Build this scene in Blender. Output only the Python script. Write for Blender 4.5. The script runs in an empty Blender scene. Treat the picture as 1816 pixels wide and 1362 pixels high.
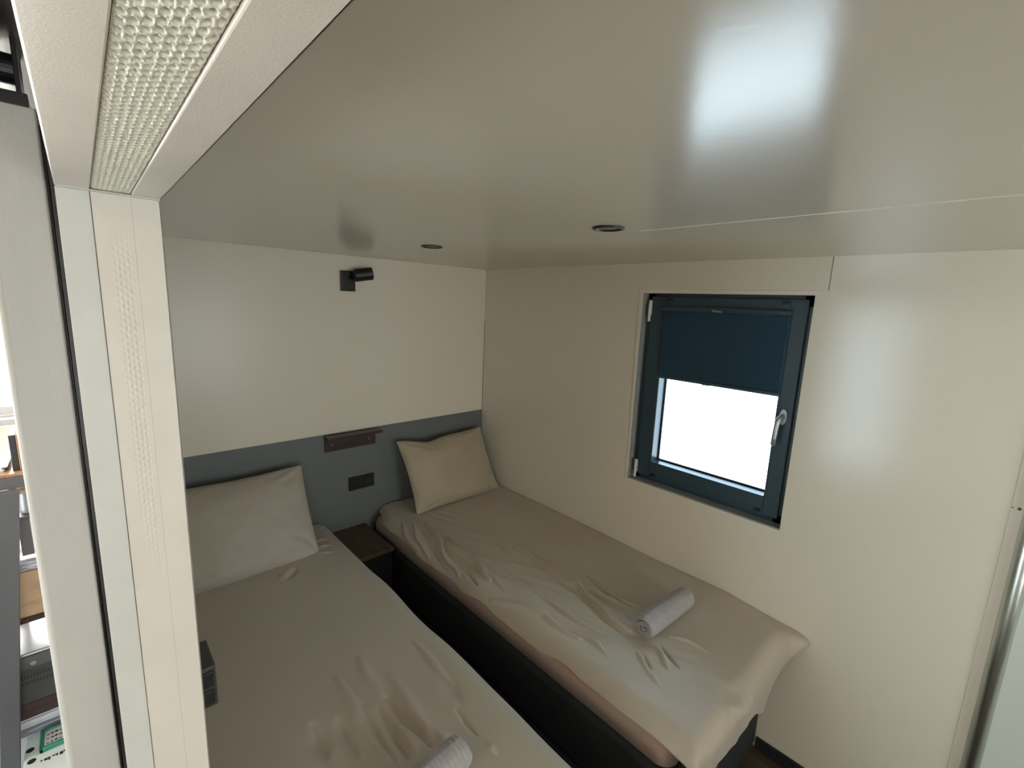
import bpy, bmesh, math, random
import numpy as np
from mathutils import Vector, Matrix, noise as mnoise
S = bpy.context.scene
C = S.collection
random.seed(4)
H = 2.14                                   # ceiling height; helper coordinates are given from the ceiling down
def Z(z): return H + z

# ------------------------------------------------------------------ camera
cam = bpy.data.cameras.new('camera'); camo = bpy.data.objects.new('camera', cam); C.objects.link(camo)
R_ = ((0.732, -0.6801, 0.0408), (0.089, 0.1548, 0.9839), (0.6755, 0.7166, -0.1738))
r, u, f = (Vector(v).normalized() for v in R_)
m = Matrix((( r.x, u.x, -f.x, -2.0504), (r.y, u.y, -f.y, -2.4805), (r.z, u.z, -f.z, Z(-0.2186)), (0, 0, 0, 1)))
camo.matrix_world = m
cam.sensor_width = 36; cam.lens = 16.0885; cam.clip_start = 0.01
S.camera = camo
# ------------------------------------------------------------------ world
W = bpy.data.worlds.new('daylight'); S.world = W; W.use_nodes = True
nt = W.node_tree; nt.nodes.clear()
tc = nt.nodes.new('ShaderNodeTexCoord'); sp = nt.nodes.new('ShaderNodeSeparateXYZ'); rp = nt.nodes.new('ShaderNodeValToRGB')
bg = nt.nodes.new('ShaderNodeBackground'); wo = nt.nodes.new('ShaderNodeOutputWorld')
nt.links.new(tc.outputs['Generated'], sp.inputs[0]); nt.links.new(sp.outputs[2], rp.inputs[0])
nt.links.new(rp.outputs[0], bg.inputs[0]); nt.links.new(bg.outputs[0], wo.inputs[0])
rp.color_ramp.elements[0].position = 0.0; rp.color_ramp.elements[0].color = (0.70, 0.87, 1.0, 1)
rp.color_ramp.elements[1].position = 0.6; rp.color_ramp.elements[1].color = (0.58, 0.80, 1.0, 1)
bg.inputs[1].default_value = 5.8
# ------------------------------------------------------------------ daylight through the windows, and added fill at unseen openings
def area(name, loc, rot, sx, sy, power, col, portal=False):
    l = bpy.data.lights.new(name, 'AREA'); l.shape = 'RECTANGLE'; l.size = sx; l.size_y = sy
    l.energy = power; l.color = col
    if portal: l.cycles.is_portal = True
    o = bpy.data.objects.new(name, l); C.objects.link(o); o.location = loc; o.rotation_euler = rot
    return o
PI = math.pi
# bedroom window portal (faces -X), living room end window (faces -Y), added unseen glass door (faces +X)
area('bedroom_window_daylight', (0.115, -1.61, Z(-.78)), (0, PI/2, 0), .6, .7, 1, (1, 1, 1), True)
area('end_window_daylight', (-3.2, 1.42, Z(-.62)), (-PI/2, 0, 0), 1.7, .9, 230, (1, .95, .85))
area('added_door_light', (-4.72, -.98, Z(-1.0)), (0, -PI/2, 0), 1.9, 1.3, 10, (.92, 1, .94))  # unseen door's lamp, placed to put a bright band on the right wall
area('near_fill_light', (-3.3, -4.42, Z(-.95)), (PI/2, 0, 0), 1.8, 1.1, 12, (1, .93, .80))  # added fill at an unseen window, brightens the bedroom through the opening
area('front_fill_light', (-1.05, -4.49, Z(-.85)), (PI/2, 0, 0), .7, 1.1, 12, (1, .91, .76))  # added fill behind the camera, lifts the back wall and beds
# ------------------------------------------------------------------ colour management
S.view_settings.view_transform = 'Standard'; S.view_settings.look = 'None'
S.view_settings.exposure = 0.15; S.view_settings.gamma = 1.0; S.view_settings.use_curve_mapping = False

# ------------------------------------------------------------------ materials
def mat(name, col, rough=.5, metal=0, spec=.5, var=0, vscale=8, bump=0, bscale=200, coat=0, sheen=0, stretch=None, col2=None, crough=.1):
    M = bpy.data.materials.new(name); M.use_nodes = True
    n = M.node_tree; b = n.nodes['Principled BSDF']
    b.inputs['Base Color'].default_value = (*col, 1); b.inputs['Roughness'].default_value = rough
    b.inputs['Metallic'].default_value = metal; b.inputs['Specular IOR Level'].default_value = spec
    b.inputs['Coat Weight'].default_value = coat; b.inputs['Coat Roughness'].default_value = crough
    b.inputs['Sheen Weight'].default_value = sheen
    t = n.nodes.new('ShaderNodeTexCoord'); mp = n.nodes.new('ShaderNodeMapping'); n.links.new(t.outputs['Object'], mp.inputs[0])
    if stretch: mp.inputs['Scale'].default_value = stretch
    if var or col2:
        ns = n.nodes.new('ShaderNodeTexNoise'); ns.inputs['Scale'].default_value = vscale; ns.inputs['Detail'].default_value = 5
        n.links.new(mp.outputs[0], ns.inputs[0])
        cr = n.nodes.new('ShaderNodeValToRGB'); n.links.new(ns.outputs[0], cr.inputs[0])
        c2 = col2 or tuple(max(0, c*(1-var)) for c in col)
        cr.color_ramp.elements[0].position = .35; cr.color_ramp.elements[0].color = (*c2, 1)
        cr.color_ramp.elements[1].position = .65; cr.color_ramp.elements[1].color = (*col, 1)
        n.links.new(cr.outputs[0], b.inputs['Base Color'])
    if bump:
        n2 = n.nodes.new('ShaderNodeTexNoise'); n2.inputs['Scale'].default_value = bscale; n2.inputs['Detail'].default_value = 3
        n.links.new(mp.outputs[0], n2.inputs[0])
        bp = n.nodes.new('ShaderNodeBump'); bp.inputs['Strength'].default_value = bump; bp.inputs['Distance'].default_value = .002
        n.links.new(n2.outputs[0], bp.inputs['Height']); n.links.new(bp.outputs[0], b.inputs['Normal'])
    return M
M = {}
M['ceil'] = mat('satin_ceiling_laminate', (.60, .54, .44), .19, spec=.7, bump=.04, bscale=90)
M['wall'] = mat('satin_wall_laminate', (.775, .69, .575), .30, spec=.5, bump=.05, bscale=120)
M['wallg'] = mat('satin_window_wall_laminate', (.76, .70, .585), .17, spec=.55, bump=.03, bscale=120)
M['wall2'] = mat('green_grey_wall_laminate', (.62, .65, .58), .36, spec=.6, bump=.05, bscale=120)
M['plaster'] = mat('white_painted_board', (.78, .72, .63), .6, bump=.05)
M['seam'] = mat('white_sealant', (.85, .82, .74), .5)
M['crack'] = mat('dark_joint', (.10, .09, .08), .8)
M['alu_white'] = mat('white_powder_coated_aluminium', (.63, .57, .495), .42, spec=.5, bump=.12, bscale=700, var=.05, vscale=14)
M['alu_grey'] = mat('off_white_aluminium_profile', (.555, .54, .49), .42, spec=.5, bump=.12, bscale=700, var=.05, vscale=14)
M['leaf'] = mat('brushed_pale_door_edge', (.44, .415, .375), .45, spec=.4, bump=.18, bscale=260, var=.10, vscale=5, stretch=(3, 3, .5))
M['rubber_cream'] = mat('cream_ribbed_strip', (.64, .60, .49), .6, bump=.1, bscale=500)
M['alu'] = mat('brushed_aluminium', (.66, .70, .66), .33, metal=1, bump=.12, bscale=900)
M['slate'] = mat('slate_grey_panel', (.15, .16, .157), .5, bump=.05, var=.1, vscale=3)
M['frame'] = mat('anthracite_window_frame', (.034, .064, .088), .28, bump=.05, bscale=300)
M['blind'] = mat('navy_blackout_fabric', (.004, .038, .072), .7, bump=.15, bscale=900, sheen=.1)
M['silver'] = mat('satin_aluminium_handle', (.42, .46, .48), .35, metal=.8)
M['white_plastic'] = mat('white_plastic', (.68, .69, .67), .4)
M['black'] = mat('matt_black_metal', (.006, .006, .0065), .42, bump=.05, bscale=500)
M['black_plastic'] = mat('black_plastic', (.012, .012, .013), .35)
M['grey_plastic'] = mat('dark_grey_plastic', (.050, .053, .055), .45, bump=.1, bscale=500)
M['lens'] = mat('dark_lamp_glass', (.02, .02, .02), .08, spec=.8)
M['sheet'] = mat('taupe_cotton', (.49, .42, .33), .5, bump=.10, bscale=1500, sheen=.25, var=.05, vscale=4)
M['pink'] = mat('pinkish_beige_cotton', (.42, .30, .245), .8, bump=.15, bscale=1500, sheen=.1)
M['pillow'] = mat('taupe_pillowcase_cotton', (.43, .355, .245), .7, bump=.10, bscale=1500, sheen=.2, var=.05, vscale=5)
M['pillow2'] = mat('greige_pillowcase_cotton', (.445, .385, .31), .7, bump=.10, bscale=1500, sheen=.2, var=.05, vscale=5)
M['towel'] = mat('grey_terry_cotton', (.42, .39, .39), .95, bump=.35, bscale=1100, sheen=.3, var=.08, vscale=60)
M['bedbase'] = mat('charcoal_boxspring_fabric', (.013, .016, .018), .85, bump=.3, bscale=900)
M['baseb'] = mat('dark_baseboard', (.012, .018, .021), .5)
def wood(name, c1, c2, rough=.45, planks=(1.2, .18), axis='Y'):
    Mx = mat(name, c1, rough, col2=c2, vscale=3.0, stretch=(14, 1.2, 14) if axis == 'Y' else (1.2, 14, 14))
    n = Mx.node_tree; b = n.nodes['Principled BSDF']
    t = n.nodes.new('ShaderNodeTexCoord'); mp = n.nodes.new('ShaderNodeMapping'); n.links.new(t.outputs['Object'], mp.inputs[0])
    if axis == 'Y': mp.inputs['Rotation'].default_value = (0, 0, PI/2)
    br = n.nodes.new('ShaderNodeTexBrick'); br.inputs['Scale'].default_value = 1; br.inputs['Brick Width'].default_value = planks[0]
    br.inputs['Row Height'].default_value = planks[1]; br.inputs['Mortar Size'].default_value = .0015
    br.inputs['Color1'].default_value = (1, 1, 1, 1); br.inputs['Color2'].default_value = (.75, .72, .7, 1); br.inputs['Mortar'].default_value = (.2, .2, .2, 1)
    n.links.new(mp.outputs[0], br.inputs[0])
    mx = n.nodes.new('ShaderNodeMix'); mx.data_type = 'RGBA'; mx.blend_type = 'MULTIPLY'; mx.inputs[0].default_value = 1
    src = b.inputs['Base Color'].links[0].from_socket
    n.links.new(src, mx.inputs[6]); n.links.new(br.outputs[0], mx.inputs[7]); n.links.new(mx.outputs[2], b.inputs['Base Color'])
    return Mx
M['floor'] = wood('brown_plank_floor', (.10, .068, .048), (.060, .040, .028))
M['wood_top'] = wood('brown_wood_top', (.13, .075, .045), (.07, .040, .026), planks=(1.5, .09))
M['wood_dark'] = mat('dark_stained_wood', (.050, .026, .022), .4, col2=(.030, .016, .014), vscale=4, stretch=(2, 20, 20))
M['wood_light'] = mat('light_pine', (.42, .25, .15), .5, col2=(.30, .17, .10), vscale=3, stretch=(14, 14, 1.5))
M['rack'] = mat('grey_powder_coated_rack', (.10, .10, .11), .5, var=.1)
M['paper'] = mat('white_paper', (.75, .76, .78), .8, var=.15, vscale=30)
M['news'] = mat('printed_magazine', (.70, .72, .75), .7, col2=(.16, .18, .24), vscale=22, stretch=(1, 1, 8))
M['card'] = mat('brown_cardboard', (.47, .33, .21), .8, col2=(.36, .24, .15), vscale=9, stretch=(1, 1, 3))
M['steel'] = mat('dull_steel', (.36, .37, .40), .35, metal=.6)
M['green'] = mat('green_plastic', (.03, .22, .14), .35)
M['pale'] = mat('pale_white_board', (.70, .74, .72), .5)
M['spot_ink'] = mat('black_print', (.012, .013, .013), .6)
def glass(name, tint=(1, 1, 1)):
    G = bpy.data.materials.new(name); G.use_nodes = True; n = G.node_tree; n.nodes.clear()
    o = n.nodes.new('ShaderNodeOutputMaterial'); t = n.nodes.new('ShaderNodeBsdfTransparent'); g = n.nodes.new('ShaderNodeBsdfGlossy')
    t.inputs[0].default_value = (*tint, 1); g.inputs['Roughness'].default_value = .02
    fr = n.nodes.new('ShaderNodeFresnel'); fr.inputs[0].default_value = 1.3; mx = n.nodes.new('ShaderNodeMixShader')
    n.links.new(fr.outputs[0], mx.inputs[0]); n.links.new(t.outputs[0], mx.inputs[1]); n.links.new(g.outputs[0], mx.inputs[2]); n.links.new(mx.outputs[0], o.inputs[0])
    return G
M['reveal'] = mat('grey_window_reveal', (.30, .31, .30), .45, spec=.4)
M['glass'] = glass('window_glass', (.96, .98, .98))

# ------------------------------------------------------------------ mesh helpers
def obj(name, bm, m, parent=None, smooth=False, bevel=0, seg=2):
    me = bpy.data.meshes.new(name); bm.normal_update(); bm.to_mesh(me); bm.free()
    o = bpy.data.objects.new(name, me); C.objects.link(o)
    for x in (m if isinstance(m, (list, tuple)) else [m]): me.materials.append(M[x] if isinstance(x, str) else x)
    if smooth: me.polygons.foreach_set('use_smooth', [True]*len(me.polygons))
    if bevel:
        b = o.modifiers.new('bevel', 'BEVEL'); b.width = bevel; b.segments = seg; b.limit_method = 'ANGLE'; b.angle_limit = .6
    if parent:
        o.parent = parent; o.matrix_parent_inverse = parent_inv(parent)
    return o
def parent_inv(p):
    m = Matrix.Identity(4); q = p
    chain = []
    while q: chain.append(q); q = q.parent
    w = Matrix.Identity(4)
    for q in reversed(chain): w = w @ q.matrix_parent_inverse @ q.matrix_basis
    return w.inverted()
def tag(o, label, cat, group=None):
    o['label'] = label; o['category'] = cat
    if group: o['group'] = group
    return o
def thing(name, label, cat, loc=(0, 0, 0), group=None):
    o = bpy.data.objects.new(name, None); C.objects.link(o); o.location = loc; o.empty_display_size = .05
    return tag(o, label, cat, group)
def struct(o):
    o['kind'] = 'structure'; return o
def bx(bm, x0, x1, y0, y1, z0, z1, mi=0):
    x0, x1 = sorted((x0, x1)); y0, y1 = sorted((y0, y1)); z0, z1 = sorted((z0, z1))
    v = [bm.verts.new(p) for p in ((x0, y0, z0), (x1, y0, z0), (x1, y1, z0), (x0, y1, z0), (x0, y0, z1), (x1, y0, z1), (x1, y1, z1), (x0, y1, z1))]
    for q in ((0, 3, 2, 1), (4, 5, 6, 7), (0, 1, 5, 4), (1, 2, 6, 5), (2, 3, 7, 6), (3, 0, 4, 7)):
        fc = bm.faces.new([v[i] for i in q]); fc.material_index = mi
    return bm
def box(*a): return bx(bmesh.new(), *a)
def cyl(bm, p0, p1, r0, r1=None, seg=32, cap=True, mi=0):
    p0 = Vector(p0); p1 = Vector(p1); r1 = r0 if r1 is None else r1
    d = (p1-p0).normalized(); a = d.orthogonal().normalized(); b = d.cross(a)
    A = [bm.verts.new(p0+(a*math.cos(t)+b*math.sin(t))*r0) for t in (2*PI*i/seg for i in range(seg))]
    B = [bm.verts.new(p1+(a*math.cos(t)+b*math.sin(t))*r1) for t in (2*PI*i/seg for i in range(seg))]
    for i in range(seg):
        j = (i+1) % seg; fc = bm.faces.new((A[i], A[j], B[j], B[i])); fc.material_index = mi
    if cap:
        bm.faces.new(A[::-1]).material_index = mi; bm.faces.new(B).material_index = mi
    return bm
def lathe(prof, seg=48):                    # prof: (radius, height) closed around z
    bm = bmesh.new(); rings = []
    for (rr, h) in prof:
        rings.append([bm.verts.new((rr*math.cos(2*PI*i/seg), rr*math.sin(2*PI*i/seg), h)) for i in range(seg)])
    for a, b in zip(rings, rings[1:]):
        for i in range(seg):
            j = (i+1) % seg; bm.faces.new((a[i], a[j], b[j], b[i]))
    bm.faces.new(rings[0][::-1]); bm.faces.new(rings[-1])
    return bm
def prism(bm, pts, axis, a0, a1):           # 2D outline swept along an axis
    def P(p, t): return {'X': (t, p[0], p[1]), 'Y': (p[0], t, p[1]), 'Z': (p[0], p[1], t)}[axis]
    A = [bm.verts.new(P(p, a0)) for p in pts]; B = [bm.verts.new(P(p, a1)) for p in pts]
    n = len(pts)
    for i in range(n):
        j = (i+1) % n; bm.faces.new((A[i], A[j], B[j], B[i]))
    bm.faces.new(A[::-1]); bm.faces.new(B); bmesh.ops.recalc_face_normals(bm, faces=bm.faces)
    return bm
def tube(bm, pts, rad, seg=12):
    pts = [Vector(p) for p in pts]; rings = []; a = None
    for i, p in enumerate(pts):
        d = (pts[min(i+1, len(pts)-1)]-pts[max(i-1, 0)]).normalized()
        a = d.orthogonal().normalized() if a is None else (a-d*a.dot(d)).normalized()
        b = d.cross(a); rr = rad[i] if isinstance(rad, (list, tuple)) else rad
        rings.append([bm.verts.new(p+(a*math.cos(2*PI*k/seg)+b*math.sin(2*PI*k/seg))*rr) for k in range(seg)])
    for A, B in zip(rings, rings[1:]):
        for k in range(seg):
            j = (k+1) % seg; bm.faces.new((A[k], A[j], B[j], B[k]))
    bm.faces.new(rings[0][::-1]); bm.faces.new(rings[-1])
    return bm
def gridmesh(P, flip=False):                # numpy (n, m, 3) -> bmesh-free mesh object data
    n, m_ = P.shape[:2]; me = bpy.data.meshes.new('g')
    idx = np.arange(n*m_).reshape(n, m_)
    q = np.stack([idx[:-1, :-1], idx[1:, :-1], idx[1:, 1:], idx[:-1, 1:]], -1).reshape(-1, 4)
    if flip: q = q[:, ::-1]
    me.from_pydata(P.reshape(-1, 3).tolist(), [], q.tolist()); me.update()
    me.polygons.foreach_set('use_smooth', [True]*len(me.polygons))
    return me
def link_me(name, me, m, parent=None):
    me.name = name; o = bpy.data.objects.new(name, me); C.objects.link(o); me.materials.append(M[m])
    if parent: o.parent = parent; o.matrix_parent_inverse = parent_inv(parent)
    return o
# vectorised gradient noise
_rng = np.random.RandomState(7); _g = _rng.uniform(-1, 1, (256, 256))
def vn(x, y):
    xi = np.floor(x).astype(int); yi = np.floor(y).astype(int); fx = x-xi; fy = y-yi
    fx = fx*fx*fx*(fx*(fx*6-15)+10); fy = fy*fy*fy*(fy*(fy*6-15)+10)
    g = lambda a, b: _g[a % 256, b % 256]
    return (g(xi, yi)*(1-fx)+g(xi+1, yi)*fx)*(1-fy)+(g(xi, yi+1)*(1-fx)+g(xi+1, yi+1)*fx)*fy
def ridge(x, y, ang, across, along, seed=0):   # long creases running in direction ang
    c, s = math.cos(ang), math.sin(ang)
    wx = x+.05*vn(x*5+seed, y*5); wy = y+.05*vn(x*5, y*5+seed+9)
    a = (wx*c+wy*s)/along; b = (-wx*s+wy*c)/across
    n_ = vn(a+seed*3.1, b+seed*7.7)
    return np.clip(1-np.abs(n_)*3.2, 0, 1)**1.6
def sst(a, b, x):
    t = np.clip((x-a)/(b-a), 0, 1); return t*t*(3-2*t)

# ================================================================== SETTING
LX = -4.8                                   # living room side wall
FY = -4.5                                  # front wall of the bedroom
PX0, PX1, PY = -2.061, -1.953, -1.63        # partition thickness and its end
SO = Z(-.095)                               # soffit of the opening
struct(obj('floor', box(LX-.1, .12, -4.6, 1.6, -.06, 0), 'floor'))
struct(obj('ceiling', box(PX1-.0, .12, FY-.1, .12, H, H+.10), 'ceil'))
struct(obj('ceiling_living', box(LX-.1, PX1-.001, -4.6, 1.6, 2.50, 2.58), 'plaster'))
struct(obj('wall_back', box(PX1, .12, 0, .12, 0, H-.0005), 'wall'))
# right wall with its window hole (y -1.964..-1.2555, z -.143..-1.093)
WY0, WY1, WZ0, WZ1 = -1.966, -1.230, Z(-1.106), Z(-.1425)
bm = bmesh.new()
bx(bm, 0, .12, -2.60, WY0, 0, H); bx(bm, 0, .12, WY1, -.0005, 0, H); bx(bm, 0, .12, WY0, WY1, 0, WZ0); bx(bm, 0, .12, WY0, WY1, WZ1, H)
struct(obj('wall_right', bm, 'wallg'))
struct(obj('wall_right_panel', box(-.004, .12, FY, -2.645, 0, H-.001), 'wall2'))
bm = bmesh.new(); bx(bm, PX1, -1.45, FY-.1, FY, 0, H); bx(bm, -.65, .12, FY-.1, FY, 0, H); bx(bm, -1.45, -.65, FY-.1, FY, 0, Z(-1.45)); bx(bm, -1.45, -.65, FY-.1, FY, Z(-.25), H)
struct(obj('wall_front', bm, 'wall'))
bm = bmesh.new()
for a in ((-1.45, -1.40, Z(-1.45), Z(-.25)), (-.70, -.65, Z(-1.45), Z(-.25)), (-1.40, -.70, Z(-1.45), Z(-1.40)), (-1.40, -.70, Z(-.30), Z(-.25))): bx(bm, a[0], a[1], FY-.08, FY-.03, a[2], a[3])
w3 = struct(obj('added_window_3', bm, 'frame', bevel=.003)); obj('pane', box(-1.40, -.70, FY-.058, FY-.052, Z(-1.40), Z(-.30)), 'glass', w3)  # unseen window added behind the camera, sized for the fill it lets in
# partition between living room and bedroom, its continuation, and the part above the opening
bm = bmesh.new()
bx(bm, PX0+.004, PX1-.001, PY+.006, 1.5, 0, H+.36); struct(obj('wall_partition', bm, 'alu_white'))
bm = bmesh.new(); bx(bm, PX0+.001, PX1-.001, -4.5, -2.64, 0, H+.36); struct(obj('wall_partition_near', bm, 'wall'))
bm = bmesh.new(); bx(bm, PX0+.004, PX1-.001, -2.64, PY+.006, SO+.008, H+.36); struct(obj('wall_header', bm, 'alu_white'))
struct(obj('wall_living_end', (lambda b: (bx(b, LX, PX0, 1.5, 1.6, 0, Z(-1.0)), bx(b, LX, PX0, 1.5, 1.6, Z(-.2), 2.5), bx(b, LX, -4.1, 1.5, 1.6, Z(-1.0), Z(-.2)), bx(b, -2.3, PX0, 1.5, 1.6, Z(-1.0), Z(-.2)), b)[-1])(bmesh.new()), 'plaster'))
struct(obj('wall_living_side', (lambda b: (bx(b, LX-.1, LX, -4.5, -1.8, 0, 2.5), bx(b, LX-.1, LX, -.3, 1.6, 0, 2.5), bx(b, LX-.1, LX, -1.8, -.3, 2.1, 2.5), b)[-1])(bmesh.new()), 'plaster'))
bm = bmesh.new(); bx(bm, LX-.1, -4.25, -4.6, -4.5, 0, 2.5); bx(bm, -2.35, PX0, -4.6, -4.5, 0, 2.5); bx(bm, -4.25, -2.35, -4.6, -4.5, 0, Z(-1.55)); bx(bm, -4.25, -2.35, -4.6, -4.5, Z(-.35), 2.5)
struct(obj('wall_living_near', bm, 'plaster'))
bm = bmesh.new()
for a in ((-4.25, -4.20, Z(-1.55), Z(-.35)), (-2.40, -2.35, Z(-1.55), Z(-.35)), (-4.20, -2.40, Z(-1.55), Z(-1.50)), (-4.20, -2.40, Z(-.40), Z(-.35))): bx(bm, a[0], a[1], -4.58, -4.53, a[2], a[3])
w4 = struct(obj('added_window_4', bm, 'frame', bevel=.003)); obj('pane', box(-4.20, -2.40, -4.558, -4.552, Z(-1.50), Z(-.40)), 'glass', w4)  # unseen window added so more light reaches the bedroom
# living room window frame at the end wall (bright strip beside the door leaf)
bm = bmesh.new()
for a in ((-4.1, -2.3, 1.52, 1.58, Z(-1.0), Z(-.95)), (-4.1, -2.3, 1.52, 1.58, Z(-.25), Z(-.2)), (-4.1, -4.05, 1.52, 1.58, Z(-1), Z(-.2)), (-2.35, -2.3, 1.52, 1.58, Z(-1), Z(-.2)), (-3.25, -3.2, 1.52, 1.58, Z(-1), Z(-.2))): bx(bm, *a)
wf = struct(obj('window_2', bm, 'steel', bevel=.004)); obj('window_sill', box(-4.2, -2.2, 1.38, 1.5, Z(-1.04), Z(-1.0)), 'steel', wf, bevel=.004)
obj('pane', box(-4.06, -2.34, 1.545, 1.551, Z(-.955), Z(-.245)), 'glass', wf)
bm = bmesh.new()
for a in ((LX-.08, LX-.03, -1.8, -1.74, 0, 2.1), (LX-.08, LX-.03, -.36, -.3, 0, 2.1), (LX-.08, LX-.03, -1.74, -.36, 2.04, 2.1), (LX-.08, LX-.03, -1.08, -1.02, .05, 2.04), (LX-.08, LX-.03, -1.74, -.36, 0, .05)): bx(bm, *a)
dr = struct(obj('added_door_1', bm, 'frame', bevel=.004)); obj('pane', box(LX-.058, LX-.052, -1.74, -.36, .05, 2.04), 'glass', dr)  # unseen glass door, placed and sized to shape light on the right wall

# jamb and soffit profiles of the sliding door opening: three strips each
e1, e2 = -2.0275, -1.9865
bm = bmesh.new(); bx(bm, PX0, e1-.0006, PY, PY+.006, .0, SO)
struct(obj('trim_1', bm, 'alu_grey', bevel=.0012))
struct(obj('trim_14', box(PX0, e1-.0006, -2.64, PY, SO, SO+.008), 'alu_white', bevel=.0012))
bm = bmesh.new(); bx(bm, e2, PX1, PY, PY+.006, 0, SO)
bx(bm, e2+.0006, PX1, -2.64, PY, SO, SO+.008); bx(bm, PX1-.003, PX1, PY, PY+.02, 0, SO+.0); bx(bm, PX1-.003, PX1, -2.64, PY, SO, H)
struct(obj('trim_2', bm, 'alu_white', bevel=.0012))
# textured middle strip of the soffit (rows of small arched bumps)
nx, ny = 100, 1300
xs = np.linspace(e1, e2, nx); ys = np.linspace(PY, -2.64, ny); X_, Y_ = np.meshgrid(xs, ys, indexing='ij')
rows = 8; tx = (X_-e1)/(e2-e1)*rows; k = np.floor(np.clip(tx, 0, rows-1e-6)); fx_ = tx-k-.5
ph = Y_/.0105 + .5*(k % 2) + .06*vn(X_*260, Y_*70); fy_ = ph-np.floor(ph)-.5
rad_ = np.hypot(fx_/.40, (fy_+.10*np.cos(fx_*PI))/.36)
well = sst(1.15, .55, rad_) if False else 1-sst(.6, 1.12, rad_)
edge = sst(0, .0016, X_-e1)*sst(0, .0016, e2-X_)
Zs = SO+.0028+.0014*well-.0012*edge*(1-well)*1.0+.0004*vn(X_*900, Y_*500)
P_ = np.stack([X_, Y_, Zs], -1)
struct(link_me('trim_3', gridmesh(P_), 'rubber_cream'))
# middle strip of the jamb: smooth foil with faint embossed pebbles
nx, nz = 60, 1700
xs = np.linspace(e1, e2+.0002, nx); zs = np.linspace(0, SO, nz); X_, Z_ = np.meshgrid(xs, zs, indexing='ij')
tx = (X_-e1)/.0052; k = np.floor(tx); ph = Z_/.0105+.5*(k % 2); fx_ = tx-k-.5; fy_ = ph-np.floor(ph)-.5
well = 1-sst(.5, 1.1, np.hypot(fx_/.42, fy_/.38))
amp = np.clip(.30+1.0*vn(X_*40+3, Z_*2.3), .05, 1)*sst(.10, .30, (X_-e1)/(e2-e1))*(1-sst(.80, .97, (X_-e1)/(e2-e1)))*(1-sst(SO-.10, SO-.04, Z_))
P_ = np.stack([X_, PY+.0008*well*amp+.0, Z_], -1)
struct(link_me('trim_4', gridmesh(P_, True), 'alu_white'))
struct(obj('trim_5', box(PX0-.004, PX0+.003, PY+.012, PY+.03, 0, SO+.1), 'black_plastic'))      # dark brush seal
# small cross lip where the soffit profile meets the jamb
struct(obj('trim_6', box(PX0+.001, PX1-.001, PY-.010, PY+.004, SO-.0012, SO+.0005), 'alu_grey', bevel=.0005))
# seams
struct(obj('trim_7', box(-.8565, -.8535, -3.1, -1.72, H-.0008, H+.0003), 'seam'))
struct(obj('trim_8', box(-.0006, .0005, -2.0075, -2.0055, Z(-.125), H), 'crack'))
struct(obj('trim_9', box(-.0006, .004, -.0045, -.0005, Z(-.98), Z(-.35)), 'crack'))
# aluminium half-round joint profile with flange and screws
bm = bmesh.new(); pts = [(0.0, -2.602)]+[(-.026*math.sin(a), -2.6235+.0215*math.cos(a)) for a in [PI*i/24 for i in range(25)]]+[(0.0, -2.645)]
prism(bm, pts, 'Z', 0, H)
pl = struct(obj('trim_10', bm, 'alu', smooth=False, bevel=0))
for p in pl.data.polygons: p.use_smooth = len(p.vertices) == 4
struct(obj('trim_11', box(-.0022, 0, -2.602, -2.575, 0, H), 'wall', bevel=.0008))
for yy, rr in ((-2.578, .0022), (-2.5925, .0045)):
    tag(obj('screw_head', cyl(bmesh.new(), (-.0022, yy, Z(-.775)), (-.0034, yy, Z(-.775)), rr, seg=16), 'crack'), 'tiny dark screw head %s the aluminium profile on right wall' % ('farther from' if rr < .003 else 'right beside'), 'screw')
struct(obj('baseboard_right', box(-.013, 0, -2.575, -2.0, 0, Z(-2.083)), 'baseb', bevel=.002))

# ------------------------------------------------------------------ bedroom window
bm = bmesh.new()                            # casing lip around the opening, flush bead
L_ = .032
def quad_strip(bm, pts, x0, x1):
    A = [bm.verts.new((x0, y, z)) for y, z in pts]; B = [bm.verts.new((x1, y, z)) for y, z in pts]
    n = len(pts)
    for i in range(n):
        j = (i+1) % n; bm.faces.new((A[i], A[j], B[j], B[i]))
    bm.faces.new(A); bm.faces.new(B[::-1]); bmesh.ops.recalc_face_normals(bm, faces=bm.faces)
quad_strip(bm, [(WY0, WZ1), (WY1, WZ1), (WY1+.022, WZ1+.018), (WY0-.027, WZ1+.018)], -.003, .0)
quad_strip(bm, [(WY1, WZ1), (WY1, WZ0), (WY1+.010, WZ0-.006), (WY1+.022, WZ1+.018)], -.003, .0)
quad_strip(bm, [(WY0, WZ0), (WY1, WZ0), (WY1+.010, WZ0-.006), (WY0-.006, WZ0-.006)], -.003, .0)
struct(obj('trim_12', bm, 'plaster', bevel=.0012))
bm = bmesh.new()                            # sill / reveal lining in grey
bx(bm, -.002, .045, WY0, WY1, WZ0-.001, WZ0+.007); bx(bm, -.002, .045, WY1-.005, WY1+.001, WZ0, WZ1)
struct(obj('trim_13', bm, 'reveal', bevel=.001))
w1 = bmesh.new()                            # fixed outer frame
t = .045
for a in ((WY0, WY0+t, WZ0+.007, WZ1), (WY1-t, WY1-.005, WZ0+.007, WZ1), (WY0, WY1, WZ0+.007, WZ0+t), (WY0, WY1, WZ1-t, WZ1)):
    bx(w1, .045, .119, a[0], a[1], a[2], a[3])
win = struct(obj('window_1', w1, 'frame', bevel=.002))
sy0, sy1, sz0, sz1 = -1.944, -1.2665, Z(-1.072), Z(-.1585)     # sash
ft = .088
bm = bmesh.new()
gy0, gy1, gz0, gz1 = sy0+.062, sy1-.078, sz0+.082, sz1-.082
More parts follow.
